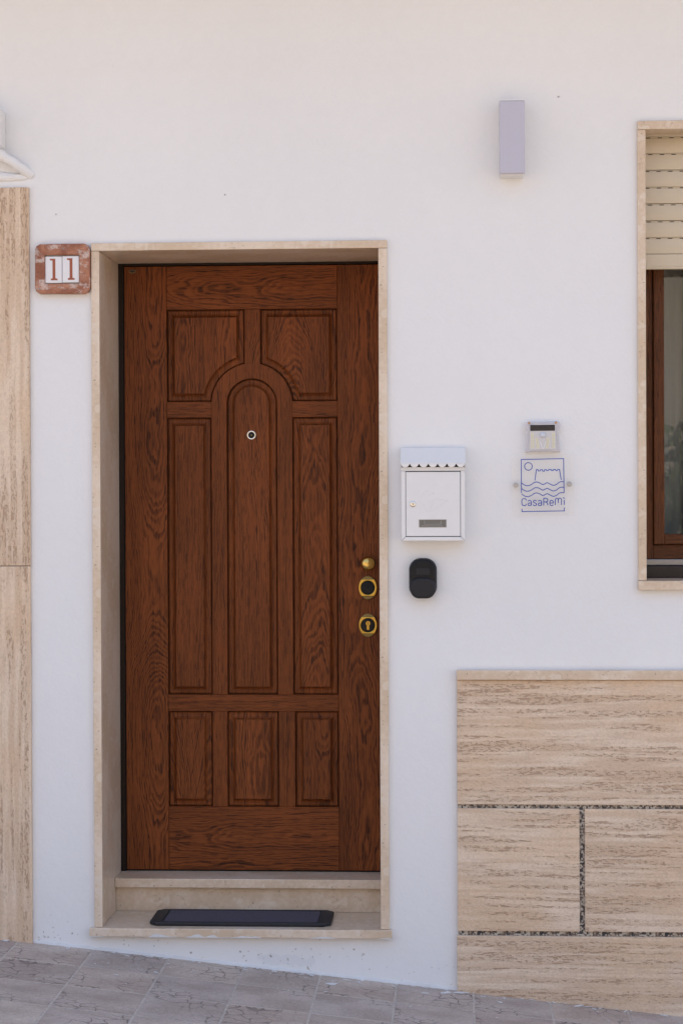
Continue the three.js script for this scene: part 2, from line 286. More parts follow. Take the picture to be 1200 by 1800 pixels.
{
  const x = -1.33, z = 0.78, t = thing('dry_leaf', 'small curled brown leaf lying on the pavement', 'leaf', [x, gy(x) + 0.0005, z]); t.rotation.set(0, 0.6, TILT);
  const g = new THREE.PlaneGeometry(0.034, 0.02, 10, 6), p = g.attributes.position;
  for (let i = 0; i < p.count; i++) { const a = p.getX(i) / 0.017, b = p.getY(i) / 0.01, w = Math.sqrt(Math.max(0.02, 1 - a * a)); p.setXYZ(i, p.getX(i), 0.0015 + 0.007 * b * b + 0.003 * a * a + 0.002 * vn(a * 3, b * 3, 4), p.getY(i) * w); }
  g.computeVertexNormals(); part('blade', g, mat({ roughness: 0.9, side: THREE.DoubleSide }, [0.26, 0.15, 0.075]), t);
}

// ---------------------------------------------------------------- the house
const house = thing('house', 'white plastered house front around the brown door and shuttered window', 'house');
{
  const g = ext([[-7, -1.6], [7, -1.6], [7, 7.3], [-7, 7.3]], -0.46, 0, 0, [rect(-1.17, -0.2185, 0.165, 2.409).reverse(), rect(0.59, 1.832, 1.288, 2.78).reverse()]);
  part('facade_wall', uv(g, 4, 4, 0.5, 0.1), M.plaster, house);
  part('side_wall', bx(-7, -6.7, -1.6, 7.3, -6.5, -0.461), M.plaster, house);
  part('side_wall', bx(6.7, 7, -1.6, 7.3, -6.5, -0.461), M.plaster, house);
  part('back_wall', bx(-7, 7, -1.6, 7.3, -6.8, -6.501), M.room, house);
  part('roof', bx(-7.1, 7.1, 7.301, 7.5, -6.9, 0.12), M.plaster, house);
  part('room_floor', bx(-6.69, 6.69, 0.1, 0.29, -6.49, -0.47), M.room, house);
  part('room_ceiling', bx(-6.69, 6.69, 3.2, 3.4, -6.49, -0.462), M.room, house);
  part('room_partition', bx(0.0, 0.15, 0.3, 3.19, -6.49, -0.47), M.room, house);
  part('balcony_slab', uv(rb(-4.2, 4.2, 3.62, 3.80, 0.001, 0.8, 0.01), 4, 4), M.plaster, house);
  // rough bead of paint where the plaster meets the pavement
  const r = rng(77), P = [], n = 150, idx = [];
  for (let i = 0; i <= n; i++) { const x = -1.384 + 1.39 * i / n, h = 0.004 + 0.007 * vn(i * 0.35, 0, 5) + 0.004 * r(), d = 0.003 + 0.010 * vn(i * 0.5, 3, 6) * vn(i * 0.13, 8, 9) + 0.002 * r(), y = gy(x); P.push(x, y + h, -0.001, x, y + h * 0.6, d * 0.7, x, y - 0.004, d); }
  for (let i = 0; i < n; i++) for (let k = 0; k < 2; k++) { const a = i * 3 + k; idx.push(a, a + 1, a + 3, a + 3, a + 1, a + 4); }
  const b = new THREE.BufferGeometry(); b.setAttribute('position', new THREE.Float32BufferAttribute(P, 3)); b.setIndex(idx); b.computeVertexNormals();
  part('paint_bead', b.toNonIndexed(), M.paint, house);
}

// ---------------------------------------------------------------- travertine on both sides of the plaster
{
  const t = thing('stone_cladding', 'beige travertine wall cladding below the window with speckled joints', 'wall cladding');
  part('joint_bed', uv(bx(0.007, 3.2, -0.6, 0.9955, 0.0005, 0.009), 0.2, 0.2), M.gran, t, 'speckled dark granite chip joint');
  const slab = (x0, x1, y0, y1, ou, ov, name = 'slab', z1 = 0.018) => part(name, uv(rb(x0, x1, y0, y1, 0.0006, z1, 0.0018), 1, 1, ou, ov), M.trav, t);
  slab(0.005, 1.32, 0.595, 0.995, 0.05, 0.31); slab(1.337, 3.2, 0.595, 0.995, 0.5, 0.7);
  slab(0.005, 0.396, 0.187, 0.582, 0.62, 0.12); slab(0.413, 1.12, 0.187, 0.582, 0.27, 0.55); slab(1.137, 3.2, 0.187, 0.582, 0.8, 0.2);
  slab(0.003, 0.9, -0.35, 0.171, 0.4, 0.86); slab(0.917, 3.2, -0.55, 0.171, 0.1, 0.4);
  part('cap', uv(rb(0.0045, 3.2, 0.9965, 1.028, 0.0006, 0.031, 0.003, 2), 0.6, 0.6, 0.2, 0.1), M.lime, t);
  const p = thing('stone_pilaster', 'tall travertine strip with upright veins left of the house number', 'pilaster');
  part('slab', uv(rb(-1.95, -1.377, 1.3665, 2.597, 0.0005, 0.014, 0.002), 1, 1, 0.13, 0.2, 'x'), M.trav, p);
  part('slab', uv(rb(-1.95, -1.378, -0.2, 1.3645, 0.0005, 0.0135, 0.002), 1, 1, 0.55, 0.6, 'x'), M.trav, p);
}

// ---------------------------------------------------------------- door surround and steps
{
  const t = thing('door_surround', 'cream limestone frame lining the recess of the brown door', 'door frame');
  const st = (n, a, o1, o2, al) => part(n, uv(rb(...a, 0.0025, 2), 0.6, 0.6, o1, o2, al), M.lime, t);
  st('lintel', [-1.174, -0.214, 2.3875, 2.413, -0.36, 0.016], 0.3, 0.2, 'x');
  st('jamb', [-1.174, -1.147, 0.1885, 2.387, -0.37, 0.0145], 0.1, 0.6);
  st('jamb', [-0.2425, -0.2145, 0.1885, 2.387, -0.37, 0.0145], 0.55, 0.1);
  const s = thing('doorstep', 'two low cream limestone steps below the brown door', 'steps');
  part('lower_slab', uv(rb(-1.19, -0.206, 0.160, 0.188, -0.30, 0.026, 0.003, 2), 0.6, 0.6, 0.7, 0.3, 'x'), M.lime, s);
  part('riser', uv(rb(-1.1465, -0.243, 0.1885, 0.2715, -0.30, -0.25, 0.001), 0.6, 0.6, 0.15, 0.45), M.lime, s);
  part('upper_slab', uv(rb(-1.1465, -0.243, 0.272, 0.303, -0.42, -0.224, 0.003, 2), 0.6, 0.6, 0.42, 0.8, 'x'), M.lime, s);
}

{ // wall paint that ran onto the lower edge of the step
  const s = scene.getObjectByName('doorstep'), P = [], idx = [], n = 260;
  for (let i = 0; i <= n; i++) { const x = -1.188 + 0.98 * i / n, h = Math.max(0, 0.013 * vn(i * 0.16, 2, 3) * smooth(0.25, 0.62, vn(i * 0.05, 5, 8)) * (x < -0.5 ? 1 : 0.5) + 0.0015 * (vn(i * 0.9, 1, 4) - 0.4)); P.push(x, 0.1600, 0.0266, x, 0.1600 + h, 0.0268); }
  for (let i = 0; i < n; i++) idx.push(2 * i, 2 * i + 2, 2 * i + 1, 2 * i + 1, 2 * i + 2, 2 * i + 3);
  const g = new THREE.BufferGeometry(); g.setAttribute('position', new THREE.Float32BufferAttribute(P, 3)); g.setIndex(idx); g.computeVertexNormals();
  part('paint_smear', g.toNonIndexed(), M.paint, s, 'white wall paint smeared along the step edge');
}

// ---------------------------------------------------------------- the door
{
  const d = thing('front_door', 'dark brown oak panelled front door with arched centre panel', 'door');
  const Z = -0.36, B = Z - 0.032, r = rng(5);
  const fr = part('steel_frame', [bx(-1.1465, -1.1295, 0.3035, 2.393, -0.46, -0.357), bx(-0.2495, -0.2435, 0.3035, 2.393, -0.46, -0.357), bx(-1.1293, -0.2497, 2.3795, 2.393, -0.46, -0.357)], M.bronze, d, 'dark bronze steel door frame');
  part('seal', [bx(-1.1294, -1.1272, 0.3045, 2.379, -0.44, -0.364), bx(-1.129, -0.25, 0.3035, 0.3085, -0.44, -0.37)], M.rubber, fr);
  part('core', uv(bx(-1.1265, -0.2525, 0.309, 2.376, -0.42, B), 0.5, 2), M.oak[2], d);
  const member = (name, pts, k, along, ou, ov, zf = Z) => part(name, uv(ext(pts, B + 0.0005, zf, 0.0012), 0.5, 2, ou, ov, along), M.oak[k], d);
  const cx = -0.69, cy = 1.905, R = 0.1385, ri = 0.0865;
  member('stile', rect(-1.127, -0.9815, 0.309, 2.377), 0, 'y', 0.58, 0.1);
  member('stile', rect(-0.3965, -0.252, 0.309, 2.377), 1, 'y', 0.13, 0.37);
  member('rail', rect(-0.981, -0.397, 2.2285, 2.377), 0, 'x', 0.55, 0.62);
  member('rail', rect(-0.981, -0.397, 0.309, 0.5255), 0, 'x', 0.3, 0.71);
  member('rail', rect(-0.981, -0.397, 0.8535, 0.91), 2, 'x', 0.1, 0.4);
  member('rail', rect(-0.981, cx - R - 0.0003, 1.859, 1.913), 2, 'x', 0.4, 0.15);
  member('rail', rect(cx + R + 0.0003, -0.397, 1.859, 1.913), 2, 'x', 0.63, 0.71);
  member('muntin', rect(-0.829, -0.778, 0.526, 0.853), 2, 'y', 0.2, 0.1);
  member('muntin', rect(-0.602, -0.546, 0.526, 0.853), 2, 'y', 0.5, 0.6);
  member('muntin', rect(-0.7135, -0.660, 2.02, 2.2282), 1, 'y', 0.1, 0.9, Z - 0.0006);
  member('arch_frame', [[cx - R, 0.9102], [cx - ri, 0.9102], ...arc(cx, cy, ri, Math.PI, 0, 24), [cx + ri, 0.9102], [cx + R, 0.9102], ...arc(cx, cy, R, 0, Math.PI, 30)], 2, 'y', 0.28, 0.33);
  // raised panels: rings of the outline moved inwards, the field closed by a triangulated cap
  const prof = [[0.0006, -0.020], [0.0030, -0.020], [0.0038, -0.0125], [0.0062, -0.0106], [0.0120, -0.0112], [0.0180, -0.0096], [0.0228, -0.0058], [0.0260, -0.0008], [0.0278, 0.0038], [0.0284, 0.0044]];
  function inset(pts, dist) {
    const n = pts.length, out = [];
    for (let i = 0; i < n; i++) {
      const a = pts[(i - 1 + n) % n], b = pts[i], c = pts[(i + 1) % n];
      let e1 = [b[0] - a[0], b[1] - a[1]], e2 = [c[0] - b[0], c[1] - b[1]]; const l1 = Math.hypot(...e1), l2 = Math.hypot(...e2);
      const n1 = [-e1[1] / l1, e1[0] / l1], n2 = [-e2[1] / l2, e2[0] / l2], den = 1 + n1[0] * n2[0] + n1[1] * n2[1];
      out.push([b[0] + dist * (n1[0] + n2[0]) / den, b[1] + dist * (n1[1] + n2[1]) / den]);
    }
    return out;
  }
  function panel(pts, k, ou, ov) {                                  // pts counter-clockwise
    const rings = prof.map(([i, z]) => inset(pts, i).map(([x, y]) => [x, y, Z + z])), n = pts.length, P = [];
    for (let j = 0; j + 1 < rings.length; j++) for (let i = 0; i < n; i++) { const a = rings[j][i], b = rings[j][(i + 1) % n], c = rings[j + 1][(i + 1) % n], e = rings[j + 1][i]; P.push(...a, ...b, ...c, ...a, ...c, ...e); }
    const g = new THREE.BufferGeometry(); g.setAttribute('position', new THREE.Float32BufferAttribute(P, 3)); g.computeVertexNormals();
    const last = rings[rings.length - 1], cap = new THREE.ShapeGeometry(poly(last)).toNonIndexed(); cap.translate(0, 0, Z + prof[prof.length - 1][1]);
    part('panel', uv(toCreasedNormals(merge([g, cap]), 0.33), 0.5, 2, ou, ov), M.oak[k], d);
  }
  const cut = (s) => { // upper panels: a rectangle less the quarter ring of the arch
    const x0 = s < 0 ? -0.981 : -0.660, x1 = s < 0 ? -0.7135 : -0.397, y0 = 1.913, y1 = 2.2285;
    const aLow = Math.asin((y0 - cy) / R), aHi = Math.acos(Math.abs((s < 0 ? x1 : x0) - cx) / R);
    return s < 0 ? [[x0, y0], ...arc(cx, cy, R, Math.PI - aLow, Math.PI - aHi, 14), [x1, y1], [x0, y1]] : [[x0, y1], ...arc(cx, cy, R, aHi, aLow, 14), [x1, y0], [x1, y1]];
  };
  panel(cut(-1), 1, 0.02, 0.33); panel(cut(1), 1, 0.29, 0.61);
  panel(rect(-0.981, cx - R, 0.910, 1.859), 2, 0.33, 0.2); panel(rect(cx + R, -0.397, 0.910, 1.859), 0, 0.12, 0.05);
  panel([[cx - ri, 0.910], [cx + ri, 0.910], ...arc(cx, cy, ri, 0, Math.PI, 24)], 2, 0.02, 0.62);
  panel(rect(-0.981, -0.829, 0.5255, 0.8535), 1, 0.47, 0.52); panel(rect(-0.778, -0.602, 0.5255, 0.8535), 1, 0.08, 0.07); panel(rect(-0.546, -0.397, 0.5255, 0.8535), 0, 0.43, 0.77);
  // fittings
  const kx = -0.2955;
  const kn = part('knob', lathe([[0, 0.050], [0.010, 0.049], [0.018, 0.045], [0.0235, 0.037], [0.025, 0.029], [0.0235, 0.021], [0.018, 0.014], [0.012, 0.010], [0.012, 0.0]], kx, 1.359, Z, 40), M.knob, d, 'round polished brass knob');
  part('rosette', lathe([[0, 0.004], [0.022, 0.004], [0.025, 0.002], [0.0255, 0.0002]], kx, 1.359, Z), M.tarnish, kn);
  const plate = (y) => {
    const oval = arc(kx, y, 1, 0, 2 * Math.PI * 39 / 40, 39).map(([px, py]) => [kx + (px - kx) * 0.0305, y + (py - y) * 0.0405]);
    const o = part('escutcheon', ext(oval, Z + 0.0004, Z + 0.006, 0.002, [], 2), M.tarnish, d, 'oval brass lock plate');
    const mid = oval.map(([px, py]) => [kx + (px - kx) * 1.02, clamp(py, y - 0.029, y + 0.029)]);
    part('boss', ext(mid, Z + 0.004, Z + 0.0105, 0.002, [circle(kx, y, 0.0238).reverse()], 2), M.brass, o);
    part('insert', lathe([[0, 0.0095], [0.020, 0.0095], [0.0232, 0.0085], [0.0234, 0.004]], kx, y, Z), M.black, o);
    return o;
  };
  const e1 = plate(1.276), e2 = plate(1.148);
  part('flap_grip', ext(rrect(kx - 0.0135, kx + 0.0135, 1.2735, 1.2775, 0.0015), Z + 0.009, Z + 0.0125, 0.0008), M.blackMatte, e1);
  part('flap_rim', (() => { const g = new THREE.TorusGeometry(0.0165, 0.0011, 8, 32); g.translate(kx, 1.276, Z + 0.0098); return g; })(), M.blackMatte, e1);
  part('lock_cylinder', [ext(circle(kx, 1.1545, 0.0082, 24), Z + 0.006, Z + 0.0112, 0.0008), ext(rrect(kx - 0.0048, kx + 0.0048, 1.1315, 1.152, 0.0045), Z + 0.006, Z + 0.0110, 0.0008)], M.brass, e2);
  part('keyhole', [ext(rrect(kx - 0.001, kx + 0.001, 1.149, 1.1590, 0.0009), Z + 0.0105, Z + 0.0117, 0)], M.dark, e2);
  const ph = part('peephole', lathe([[0.0155, 0.0003], [0.0155, 0.003], [0.0145, 0.0042], [0.0115, 0.0042], [0.0105, 0.003], [0.0105, 0.001]], -0.691, 1.798, Z + 0.004), M.chrome, d, 'pale metal ring of the peephole');
  part('lens', lathe([[0, 0.0032], [0.004, 0.003], [0.0045, 0.0022], [0.0105, 0.0018], [0.0106, 0.0002]], -0.691, 1.798, Z + 0.004), M.black, ph);
  part('lens_eye', lathe([[0, 0.0045], [0.0026, 0.0040], [0.0032, 0.0028]], -0.691, 1.798, Z + 0.004), M.tarnish, ph);
  const bd = part('maker_badge', ext(arc(-1.098, 2.361, 1, 0, 6.06, 27).map(([px, py]) => [-1.098 + (px + 1.098) * 0.0125, 2.361 + (py - 2.361) * 0.0065]), Z + 0.0003, Z + 0.0018, 0.0006), M.tarnish, d, 'small oval metal badge in the top corner');
  part('badge_inlay', ext(arc(-1.098, 2.361, 1, 0, 6.06, 27).map(([px, py]) => [-1.098 + (px + 1.098) * 0.0102, 2.361 + (py - 2.361) * 0.0045]), Z + 0.0015, Z + 0.0021, 0), M.winDark, bd);
}

// ---------------------------------------------------------------- door mat on the lower step
{
  const t = thing('door_mat', 'dark blue grey carpet mat with black rubber rim on the lower step', 'door mat', [-0.703, 0.1884, -0.118]);
  const oct = (w, h, c) => [[-w + c, -h], [w - c, -h], [w, -h + c], [w, h - c], [w - c, h], [-w + c, h], [-w, h - c], [-w, -h + c]];
  const flat = (g) => { g.rotateX(-Math.PI / 2); return g; };
  part('rubber_rim', flat(ext(oct(0.297, 0.106, 0.022), 0, 0.014, 0.005, [oct(0.254, 0.090, 0.006).reverse()], 2)), M.matRubber, t);
  part('carpet', uv(flat(ext(oct(0.253, 0.089, 0.006), 0.001, 0.0125, 0.002)), 0.12, 0.12), M.carpet, t);
}

// ---------------------------------------------------------------- house number
{
  const t = thing('house_number', 'terracotta plaque with two white tiles reading 11 beside the door', 'plaque', [-1.266, 2.33, 0]);
  const r = rng(3), wob = (pts) => pts.map(([x, y]) => [x + (r() - 0.5) * 0.002, y + (r() - 0.5) * 0.002]);
  part('frame', uv(ext(wob(rrect(-0.0895, 0.0895, -0.081, 0.081, 0.02, 6)), 0.0004, 0.026, 0.006, [rect(-0.0575, 0.0545, -0.0475, 0.0445).reverse()], 3), 0.2, 0.2, 0.31, 0.42), M.terra, t);
  part('backing', bx(-0.06, 0.057, -0.05, 0.047, 0.0006, 0.012), M.mortar, t);
  const one = [[-0.0125, 0.034], [-0.0125, 0.029], [-0.0045, 0.0285], [-0.0035, 0.026], [-0.0035, -0.028], [-0.0095, -0.0295], [-0.0095, -0.0345], [0.0135, -0.0345], [0.0135, -0.0295], [0.0062, -0.028], [0.0062, 0.034]];
  for (const [x, dy] of [[-0.0297, 0], [0.0263, 0.001]]) {
    const o = part('tile', rb(x - 0.0272, x + 0.0272, -0.0455 + dy, 0.0405 + dy, 0.0105, 0.0185, 0.0015, 2), M.tileWhite, t);
    part('numeral', ext(one.map(([a, b]) => [a * 0.95 + x, b * 1.02 + dy - 0.0015]), 0.0183, 0.019, 0), M.numeral, o);
  }
}

// ---------------------------------------------------------------- conduit at the left edge
{
  const t = thing('wall_conduit', 'white conduit cover with painted pipe stub above the stone pilaster', 'conduit', [-1.45, 2.7, 0]);
  part('cover', rb(-0.32, -0.003, 0.017, 0.146, 0.0003, 0.085, 0.012, 3), M.whitePlastic, t);
  const c = new THREE.CatmullRomCurve3([new THREE.Vector3(-0.11, 0.055, 0.05), new THREE.Vector3(-0.02, 0.004, 0.042), new THREE.Vector3(0.045, -0.038, 0.018), new THREE.Vector3(0.078, -0.062, -0.01)]);
  const g = new THREE.TubeGeometry(c, 24, 0.0165, 14, false), p = g.attributes.position;
  for (let i = 0; i < p.count; i++) { const k = (vn(p.getX(i) * 90, p.getY(i) * 90, 4) - 0.5) * 0.004; p.setXYZ(i, p.getX(i) + k, p.getY(i) + k, p.getZ(i) + k * 0.5); } g.computeVertexNormals();
  part('pipe', uv(g, 4, 4), M.plaster, t);
  const s = new THREE.SphereGeometry(1, 40, 24), q = s.attributes.position;
  for (let i = 0; i < q.count; i++) { const k = 0.8 + 0.4 * vn(q.getX(i) * 3 + 9, q.getY(i) * 3 + 9, 14) + 0.1 * vn(q.getX(i) * 12 + 30, q.getY(i) * 12 + 30, 15); q.setXYZ(i, q.getX(i) * 0.1 * k - 0.025, q.getY(i) * 0.014 * k - 0.066 , q.getZ(i) * 0.012 * k); } s.computeVertexNormals();
  part('plaster_patch', uv(s, 4, 4), M.plaster, t);
}

// ---------------------------------------------------------------- letter box
{
  const t = thing('letter_box', 'white metal letter box with scalloped roof beside the door', 'letter box', [-0.0685, 1.445, 0]);
  const W = 0.1015, D = 0.066;
  part('body', [rb(-W, W, 0.0, 0.2445, 0.0005, D - 0.004, 0.002, 2), rb(-W, W, 0.2235, 0.2465, D - 0.008, D, 0.0015)], M.whiteMetal, t);
  part('mail_slot_shade', bx(-W + 0.002, W - 0.002, 0.2355, 0.2485, D - 0.002, D + 0.0008), M.dark, t);  // solid dark bar painted in for the shade of the mail opening
  const f = 0.0135;
  part('front_frame', ext([[-W, 0.0008], [-W + f, 0.0008 + f], [-W + f, 0.2228], [-W, 0.2228]], D - 0.006, D, 0.0012), M.whiteMetal, t);
  part('front_frame', ext([[W - f, 0.0008 + f], [W, 0.0008], [W, 0.2228], [W - f, 0.2228]], D - 0.006, D, 0.0012), M.whiteMetal, t);
  part('front_frame', ext([[-W + 0.0016, 0.0003], [W - 0.0016, 0.0003], [W - 0.0016 - f + 0.0012, f - 0.001], [-W + 0.0016 + f - 0.0012, f - 0.001]], D - 0.006, D, 0.0012), M.whiteMetal, t);
  part('door_gap', bx(-W + f - 0.0005, W - f + 0.0005, f - 0.001, 0.2232, D - 0.0045, D - 0.0035), M.dark, t);
  const dr = part('door', ext(rect(-W + f + 0.0016, W - f - 0.0016, f + 0.0014, 0.2205), D - 0.006, D - 0.0003, 0.001, [rect(-0.0448, 0.0418, 0.0435, 0.0675).reverse()]), M.whiteMetal, t);
  const em = (pts) => { const g = []; for (let i = 0; i + 1 < pts.length; i++) { const c = new THREE.LineCurve3(new THREE.Vector3(...pts[i], D - 0.0004), new THREE.Vector3(...pts[i + 1], D - 0.0004)); g.push(new THREE.TubeGeometry(c, 1, 0.0007, 6, false)); } return g; };
  part('embossed_letter', [...em([[-0.042, 0.140], [-0.02, 0.163], [0.004, 0.1515], [-0.042, 0.140]]), ...em([[0.006, 0.134], [0.048, 0.129], [-0.012, 0.094], [0.003, 0.132], [-0.002, 0.134]]), ...em([[-0.042, 0.136], [-0.018, 0.093], [-0.012, 0.094]])], M.whiteMetal, dr);
  const sl = part('name_slot', ext(rect(-0.0455, 0.0425, 0.043, 0.068), D - 0.0035, D + 0.0006, 0.0005, [rect(-0.0425, 0.0395, 0.0455, 0.0655).reverse()]), M.alu, dr);
  part('name_card', rb(-0.0428, 0.0398, 0.0452, 0.066, D - 0.0042, D - 0.0018, 0.0004), mat({ roughness: 0.25 }, [0.17, 0.165, 0.15]), dr);
  part('card_holder', [rb(-0.028, -0.0268, 0.053, 0.0655, D - 0.002, D - 0.0008, 0.0003), rb(0.024, 0.0252, 0.053, 0.0655, D - 0.002, D - 0.0008, 0.0003), rb(-0.028, 0.0252, 0.0525, 0.0537, D - 0.002, D - 0.0006, 0.0003), rb(-0.037, 0.03, 0.0472, 0.0485, D - 0.002, D - 0.0008, 0.0003)], M.steel, dr);
  const lk = part('lock', lathe([[0, 0.0045], [0.0062, 0.0045], [0.0066, 0.0035], [0.0085, 0.0035], [0.0098, 0.002], [0.0102, 0]], -0.0645, 0.118, D - 0.0005), M.chrome, dr);
  part('keyhole', bx(-0.0652, -0.0638, 0.1150, 0.1205, D + 0.0036, D + 0.0043), M.dark, lk);
  // roof: a sheet sloping forwards, scallops hanging from its front edge
  const L = 0.1035, lid = new THREE.BufferGeometry();
  const pr = [[0.2985, 0.001], [0.2985, 0.018], [0.2475, 0.0765], [0.2455, 0.0755], [0.295, 0.0165], [0.295, 0.001]];
  const lidG = ext(pr.map(([y, z]) => [z, y]), -L, L, 0); lidG.rotateY(-Math.PI / 2);
  const roof = part('roof', lidG, M.whiteMetal, t);
  for (const x of [-L + 0.0002, L - 0.0015]) part('end_cheek', ext([[0.001, 0.296], [0.017, 0.2955], [0.073, 0.2465], [0.073, 0.236], [0.001, 0.236]], x, x + 0.0013, 0).rotateY(-Math.PI / 2), M.whiteMetal, roof);
  const sc = [[-L, 0.2478]], n = 7, w = 2 * L / n; sc.length = 0;
  for (let i = 0; i < n; i++) { const x = -L + (i + 0.5) * w; sc.push(...arc(x, 0.2455, 1, Math.PI, 2 * Math.PI, 12).map(([a, b]) => [x + (a - x) * w * 0.5, 0.2475 - 0.0125 * (1 - Math.pow(Math.abs(a - x), 3))])); }
  sc.push([L, 0.2485], [-L, 0.2485]);
  part('scallops', ext(sc, 0.0748, 0.0761, 0.0003), M.whiteMetal, roof);
}

// ---------------------------------------------------------------- key safe
{
  const t = thing('key_safe', 'black rounded plastic key safe on the wall under the letter box', 'key safe', [-0.1025, 1.323, 0]);
  part('back_plate', ext(rrect(-0.0445, 0.0445, -0.064, 0.065, 0.037, 10), 0.0003, 0.022, 0.004, [], 3), M.black, t);
  part('case', ext(rrect(-0.0425, 0.0425, -0.062, 0.063, 0.035, 10), 0.02, 0.040, 0.009, [], 4), M.black, t);
  part('label_recess', ext(rrect(-0.022, 0.022, 0.012, 0.034, 0.003), 0.0385, 0.0408, 0.0006), M.blackMatte, t);
  part('sliding_cover', ext([...rrect(-0.0405, 0.0405, -0.0635, 0.0035, 0.029, 10)], 0.03, 0.052, 0.009, [], 4), M.blackMatte, t);
}

// ---------------------------------------------------------------- solar lamp
const zs = (u, v) => [(u - 585) * 0.0001972, -(v - 350) * 0.0001983];
{
  const t = thing('solar_lamp', 'small clear plastic solar wall lamp above the name plate', 'solar lamp', [0.2826, 1.777, 0]); t.rotation.z = 0.006;
  const out = [[300, 118], [315, 105], [855, 105], [870, 118], [880, 190], [842, 272], [850, 420], [880, 585], [865, 600], [295, 600], [280, 585], [310, 420], [325, 280], [285, 200]].map(([u, v]) => zs(u, v)).reverse();
  const inn = [[372, 150], [790, 150], [800, 560], [370, 560]].map(([u, v]) => zs(u, v)).reverse();
  part('back_shell', ext(out, 0.0003, 0.010, 0.002), M.whitePlastic, t);
  part('clear_case', ext(out.map(([x, y]) => [x * 0.985, y * 0.985]), 0.0105, 0.026, 0.005, [], 3), M.clearPlastic, t);
  part('led_board', ext(inn, 0.0255, 0.0275, 0.0005), M.ledBoard, t);
  const [px0, py1] = zs(380, 160), [px1, py0] = zs(780, 256);
  part('solar_panel', rb(px0, px1, py0, py1, 0.027, 0.0288, 0.0005), M.solar, t);
  const [sx, sy] = zs(582, 325), dome = new THREE.SphereGeometry(0.0098, 24, 12, 0, 6.2832, 0, 1.5708); dome.rotateX(Math.PI / 2); dome.translate(sx, sy, 0.027);
  part('motion_sensor', dome, M.sensor, t);
  for (const [u0, v0, n, lean] of [[415, 300, 10, 0], [485, 380, 7, 3], [668, 380, 7, -3], [755, 300, 10, 0]]) for (let k = 0; k < n; k++) for (const o of [-12, 14]) { const [x, y] = zs(u0 + o + lean * k, v0 + k * 25); part('led', rb(x - 0.0016, x + 0.0016, y - 0.0016, y + 0.0016, 0.0274, 0.0284, 0.0004), M.led, t); }
  part('reflector', [ribbon([zs(540, 430), zs(580, 550)], 0.0022), ribbon([zs(632, 430), zs(592, 550)], 0.0022)].map((g) => g.translate(0, 0, 0.0282)), M.whitePlastic, t);
  for (const u of [365, 800]) { const [x, y] = zs(u, 126); part('screw', lathe([[0, 0.0025], [0.0035, 0.002], [0.004, 0]], x, y, 0.0258, 16), M.rust, t); }
}

